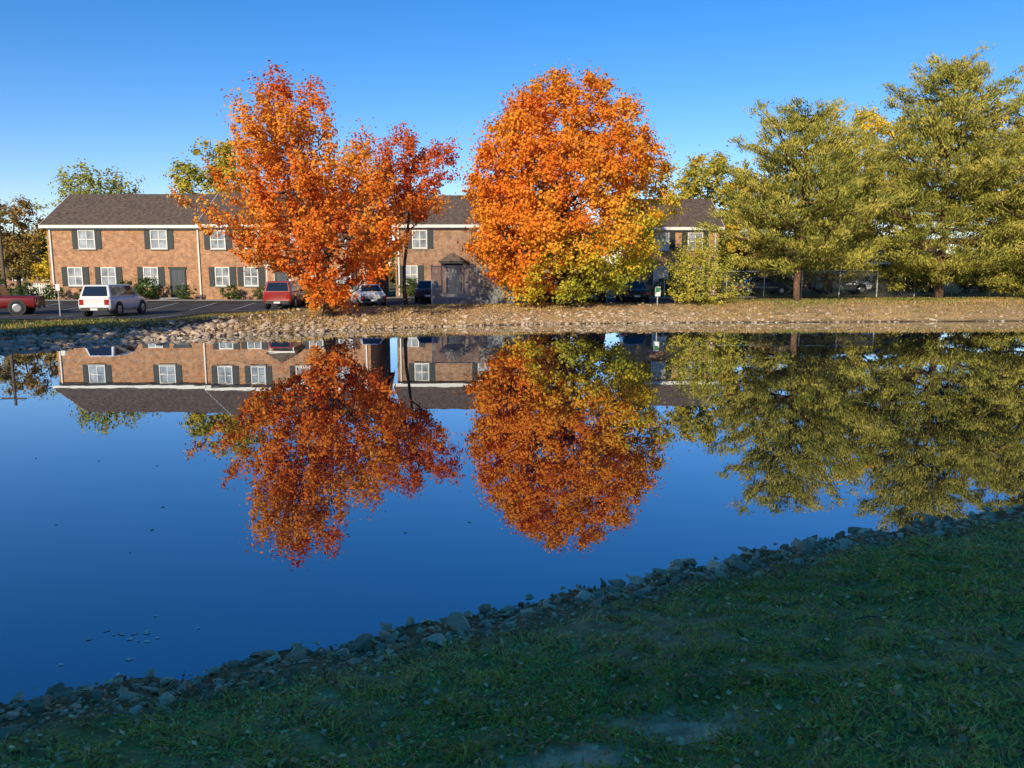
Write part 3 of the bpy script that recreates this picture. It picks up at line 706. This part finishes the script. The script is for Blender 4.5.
# ------------------------------------------------------------------ cars
def car(label, loc, rotz, paint, kind='sedan', group='cars parked by the apartment houses'):
    root = empty('parked_car', loc, label, 'car', group, rotz)
    if kind == 'sedan':
        L, HW, st = 4.6, .9, [(-2.3,.74,.42,.72),(-2.2,.84,.3,.88),(-1.5,.9,.24,.96),(-.2,.91,.22,.93),(1.0,.91,.22,.93),(1.8,.88,.24,.84),(2.2,.8,.3,.72),(2.3,.7,.4,.62)]
        cab = (-1.75, 1.15, -1.05, .3, 1.43, .82, .62); ax = (-1.4, 1.4); wr = .32
    elif kind == 'suv':
        L, HW, st = 4.7, .95, [(-2.35,.82,.5,1.0),(-2.28,.92,.38,1.1),(-1.5,.95,.32,1.12),(0,.96,.3,1.1),(1.1,.95,.3,1.1),(1.9,.92,.34,1.02),(2.28,.86,.42,.92),(2.36,.76,.5,.8)]
        cab = (-2.25, 1.25, -2.0, .55, 1.8, .88, .70); ax = (-1.4, 1.45); wr = .38
    else:
        L, HW, st = 5.4, .95, [(-2.7,.88,.5,1.05),(-2.62,.94,.42,1.1),(-1.2,.95,.4,1.1),(-.6,.96,.36,1.12),(1.2,.95,.36,1.12),(2.2,.93,.4,1.04),(2.62,.88,.46,.95),(2.7,.8,.52,.85)]
        cab = (-.9, 1.35, -.65, .7, 1.8, .86, .70); ax = (-1.7, 1.75); wr = .40
    g = Geo(); n = 10
    for x, hw, zb, zt in st:
        pts = [(-hw*.86, zb), (-hw*.98, zb+.14), (-hw, (zb+zt)/2), (-hw*.97, zt-.12), (-hw*.86, zt), (hw*.86, zt), (hw*.97, zt-.12), (hw, (zb+zt)/2), (hw*.98, zb+.14), (hw*.86, zb)]
        g.v += [(x, a, b_) for a, b_ in pts]
    for k in range(len(st)-1):
        for i in range(n): j = (i+1) % n; g.f.append((k*n+i, k*n+j, (k+1)*n+j, (k+1)*n+i))
    g.f.append(tuple(range(n))); g.f.append(tuple((len(st)-1)*n+i for i in range(n))[::-1])
    body = g.obj('body', paint, root, True)
    bv = body.modifiers.new('edge', 'BEVEL'); bv.width = .03; bv.segments = 2; bv.limit_method = 'ANGLE'
    a0, a1, b0, b1, zr, w0, w1 = cab
    zb = 1.08 if kind != 'sedan' else .9
    lo = [(a0,-w0,zb),(a1,-w0,zb),(a1,w0,zb),(a0,w0,zb)]; hi = [(b0,-w1,zr),(b1,-w1,zr),(b1,w1,zr),(b0,w1,zr)]
    c_ = Geo(); c_.v = lo+hi; c_.f = [(4,5,6,7),(0,1,5,4),(1,2,6,5),(2,3,7,6),(3,0,4,7),(3,2,1,0)]
    cabn = c_.obj('cabin', paint, root); bv = cabn.modifiers.new('edge', 'BEVEL'); bv.width = .07; bv.segments = 3
    gl_ = Geo()
    def pane(p0, p1, p2, p3, u0, u1, v0, v1):
        p0, p1, p2, p3 = map(Vector, (p0, p1, p2, p3)); nn_ = (p1-p0).cross(p3-p0).normalized()*.014
        f = lambda u, v: (p0.lerp(p1, u)).lerp(p3.lerp(p2, u), v)+nn_
        gl_.poly([f(u0, v0), f(u1, v0), f(u1, v1), f(u0, v1)])
    for q in ((0,1,5,4),(2,3,7,6)):
        P_ = [(lo+hi)[i] for i in q]
        if kind == 'pickup': pane(*P_, .1, .9, .16, .86)
        else:
            pane(*P_, .07, .47, .16, .86); pane(*P_, .51, .93, .16, .86)
    for q in ((1,2,6,5),(3,0,4,7)):
        P_ = [(lo+hi)[i] for i in q]; pane(*P_, .08, .92, .12, .88)
    gl_.obj('car_window', M_glass, root)
    for x in ax:
        for sy in (-1, 1):
            Wg = Geo().tube([(x, sy*(HW-.2), wr), (x, sy*(HW-.01), wr), (x, sy*(HW+.01), wr)], [wr, wr, wr*.93], 22).obj('wheel', M_tyre, root)
            Geo().tube([(x, sy*(HW+.012), wr), (x, sy*(HW+.03), wr)], [wr*.62, wr*.5], 14).obj('rim', M_rim, Wg)
            Geo().tube([(x, sy*(HW-.12), wr+.03), (x, sy*(HW+.004), wr+.03)], [wr*1.2, wr*1.2], 22).obj('wheel_arch', M_black, root)
    xf_, xr_ = st[-1][0], st[0][0]; zf = st[-1][3]-.1; zr2 = st[0][3]-.12
    for sy in (-1, 1):
        Geo().box(xf_-.2, xf_+.012, sy*.62-.17, sy*.62+.17, zf-.09, zf+.06).obj('headlight', M_head, root)
        Geo().box(xr_-.012, xr_+.18, sy*.7-.12, sy*.7+.12, zr2-.2, zr2+.1).obj('taillight', M_tail, root)
        Geo().box(.75, .9, sy*(w0+.02)-.09, sy*(w0+.02)+.09, zb+.02, zb+.16).obj('mirror', paint, root)
    Geo().box(xf_-.1, xf_+.05, -.7, .7, .32, .5).obj('bumper', M_black, root)
    Geo().box(xr_-.05, xr_+.1, -.75, .75, .36, .54).obj('bumper', M_black, root)
    Geo().box(xr_-.058, xr_-.052, -.2, .2, .38, .5).obj('licence_plate', M_head, root)
    if kind == 'pickup':
        Geo().box(-2.5, -1.0, -.78, .78, 1.102, 1.112).obj('cargo_bed', M_black, root)
    return root
def paint(name, c_): return principled(name, c_, .3, spec=.5, coat=.6)
pw = paint('white_car_paint', (.72,.72,.72)); prd = paint('red_car_paint', (.17,.012,.012)); ps = paint('silver_blue_car_paint', (.55,.6,.66))
pd = paint('dark_car_paint', (.03,.035,.045)); pb = paint('blue_car_paint', (.03,.08,.22)); pm = paint('maroon_car_paint', (.30,.03,.025))
def pc(label, x, y, r, p, k='sedan'): car(label, (x, y, gz1(x, y)+.04), rad(r), p, k)
pc('white sport utility vehicle parked near the pond', -23.5, 45.2, 90+1, pw, 'suv')
pc('dark red pickup truck parked on the lot', -31.2, 45.6, 196, prd, 'pickup')
pc('red car parked beyond the orange maple', -15.2, 51.5, 92, pm, 'suv')
pc('silver-white sedan parked beyond the orange maple', -9.7, 51.0, 112, pw)
pc('dark sedan parked beside the mesh fence', -5.9, 54, 95, pd)
pc('blue sedan parked behind the broad maple', 2.3, 51.5, 80, pb)
pc('dark sport utility vehicle in the shade of the maple', 5.4, 53, 88, pd, 'suv')
pc('dark sedan in the shade of the maple', 8.3, 53, 90, pd)
pc('silver sedan parked by the house', -40.5, 52.4, 90, ps)
pc('dark sedan beyond the chain-link fence', 21.5, 66, 5, pd)
pc('white car beyond the chain-link fence', 28.5, 66.5, -4, pw, 'suv')

# ------------------------------------------------------------------ fences, sign, pole
def meshmat(name, col_, fac):
    m, nt, out = newmat(name)
    g_ = nt.nodes.new('ShaderNodeNewGeometry'); s = nt.nodes.new('ShaderNodeSeparateXYZ'); nt.links.new(g_.outputs['Position'], s.inputs[0])
    vals = []
    for sg in ('ADD', 'SUBTRACT'):
        a = nt.nodes.new('ShaderNodeMath'); a.operation = sg; nt.links.new(s.outputs[0], a.inputs[0]); nt.links.new(s.outputs[2], a.inputs[1])
        f = nt.nodes.new('ShaderNodeMath'); f.operation = 'MULTIPLY'; f.inputs[1].default_value = 12; nt.links.new(a.outputs[0], f.inputs[0])
        r = nt.nodes.new('ShaderNodeMath'); r.operation = 'FRACT'; nt.links.new(f.outputs[0], r.inputs[0])
        l = nt.nodes.new('ShaderNodeMath'); l.operation = 'LESS_THAN'; l.inputs[1].default_value = fac; nt.links.new(r.outputs[0], l.inputs[0])
        vals.append(l)
    mx_ = nt.nodes.new('ShaderNodeMath'); mx_.operation = 'MAXIMUM'; nt.links.new(vals[0].outputs[0], mx_.inputs[0]); nt.links.new(vals[1].outputs[0], mx_.inputs[1])
    t = nt.nodes.new('ShaderNodeBsdfTransparent'); d_ = nt.nodes.new('ShaderNodeBsdfDiffuse'); d_.inputs[0].default_value = (*col_, 1)
    ms = nt.nodes.new('ShaderNodeMixShader'); nt.links.new(mx_.outputs[0], ms.inputs[0]); nt.links.new(t.outputs[0], ms.inputs[1]); nt.links.new(d_.outputs[0], ms.inputs[2])
    nt.links.new(ms.outputs[0], out.inputs[0]); return m
M_link = meshmat('chain_link_wire', (.30, .31, .31), .05); M_screen = meshmat('grey_privacy_mesh', (.42, .43, .42), .36)
def fence(label, x0, x1, y, h, mat, step=2.4):
    root = empty('chain_link_fence', (0, 0, 0), label, 'fence'); xs = np.linspace(x0, x1, max(2, int(round((x1-x0)/step))+1))
    for x in xs:
        z = gz1(x, y); Geo().tube([(x, y, z-.2), (x, y, z+h+.08)], [.045, .04], 8).obj('post', M_steel, root)
    zb = [gz1(x, y) for x in xs]; r = Geo(); r.tube([(x, y, z+h) for x, z in zip(xs, zb)], [.028]*len(xs), 6); r.obj('rail', M_steel, root)
    p = Geo()
    for i in range(len(xs)-1): p.poly([(xs[i], y-.05, zb[i]+.05), (xs[i+1], y-.05, zb[i+1]+.05), (xs[i+1], y-.05, zb[i+1]+h-.03), (xs[i], y-.05, zb[i]+h-.03)])
    p.obj('wire_mesh', mat, root)
fence('tall fence with grey mesh screening between metal posts', -5.2, 1.0, 49.6, 2.6, M_screen, 3.1)
fence('long chain-link fence behind the bush and pines', 13.5, 48, 58.5, 2.0, M_link, 3)
fence('tall chain-link fence behind the broad maple', 1.2, 11.5, 57.8, 2.4, M_link, 2.6)
pf_ = empty('picket_fence', (0, 0, 0), 'white picket fence beside the brick house', 'fence')
g = Geo()
for x in np.arange(-42.5, -38, .22): g.box(x, x+.12, 67, 67.03, .6, 1.8)
g.obj('pickets', M_white, pf_); Geo().box(-42.5, -38, 67.035, 67.09, .9, 1.02).box(-42.5, -38, 67.035, 67.09, 1.5, 1.62).obj('rail', M_white, pf_)
sg = empty('sign', (8.6, 45.2, gz1(8.6, 45.2)), 'small white sign with a green panel on a post', 'sign')
Geo().tube([(0, 0, -.1), (0, 0, 1.15)], [.03, .03], 8).obj('post', M_steel, sg)
Geo().box(-.16, .16, -.065, -.035, .55, 1.1).obj('sign_board', M_white, sg)
Geo().box(-.13, .13, -.073, -.068, .8, 1.06).obj('sign_panel', M_green, sg)
up = empty('utility_pole', (-43.7, 66, .6), 'wooden utility pole with crossarm and wires', 'pole')
Geo().tube([(0, 0, -.3), (0, 0, 8.2)], [.16, .11], 12).obj('pole', M_wood, up)
Geo().box(-1.1, 1.1, -.2, -.12, 7.5, 7.64).obj('crossarm', M_wood, up)
for dx in (-.95, .95):
    pts = [(dx-34*q, -.16-6*q, 7.7-1.2*math.sin(q*3.14)) for q in np.linspace(0, 1, 12)]
    Geo().tube(pts, [.016]*12, 4).obj('wire', M_black, up)
lp = empty('parking_sign', (-26.2, 44.2, gz1(-26.2, 44.2)), 'thin metal post with a small blank sign', 'sign')
Geo().tube([(0, 0, -.1), (0, 0, 1.9)], [.03, .03], 8).obj('post', M_steel, lp); Geo().box(-.12, .12, -.05, -.034, 1.5, 1.86).obj('sign_board', M_white, lp)
st = empty('fallen_stick', (2.2, 4.6, gz1(2.2, 4.6)+.045), 'short pale stick lying on the grass', 'stick')
Geo().tube([(0, 0, 0), (.09, .02, .012), (.17, .03, 0)], [.006, .006, .004], 6).obj('stick', M_wood, st)

# ------------------------------------------------------------------ light, sky, camera
w = bpy.data.worlds.new('World'); scene.world = w; w.use_nodes = True
nt = w.node_tree; bg = nt.nodes['Background']
sky = nt.nodes.new('ShaderNodeTexSky'); sky.sky_type = 'NISHITA'; sky.sun_disc = False
sky.sun_elevation = rad(SUN_EL); sky.sun_rotation = rad(SUN_ROT)
sky.air_density = 1.0; sky.dust_density = 0.0; sky.ozone_density = 2.8
hs = nt.nodes.new('ShaderNodeHueSaturation'); hs.inputs['Saturation'].default_value = 1.38
mm = nt.nodes.new('ShaderNodeVectorMath'); mm.operation = 'MULTIPLY'; mm.inputs[1].default_value = (1.04, .94, 1.12)
nt.links.new(sky.outputs[0], hs.inputs['Color']); nt.links.new(hs.outputs[0], mm.inputs[0]); nt.links.new(mm.outputs[0], bg.inputs[0]); bg.inputs[1].default_value = .15
sl = bpy.data.lights.new('sun', 'SUN'); sl.energy = 5.0; sl.angle = rad(.5); sl.color = (1, .86, .64)
so = bpy.data.objects.new('sun', sl); COL.objects.link(so)
az = rad(SUN_ROT); el = rad(SUN_EL)
d = Vector((math.sin(az)*math.cos(el), math.cos(az)*math.cos(el), math.sin(el)))
so.rotation_euler = d.to_track_quat('Z', 'Y').to_euler(); so.location = d*50
cam = bpy.data.cameras.new('camera'); cam.sensor_width = 36; cam.lens = 26.72; cam.clip_end = 5000; cam.clip_start = .05
co = bpy.data.objects.new('camera', cam); co.location = (0, 0, 2.7); co.rotation_euler = (rad(90-8.31), 0, 0)
COL.objects.link(co); scene.camera = co
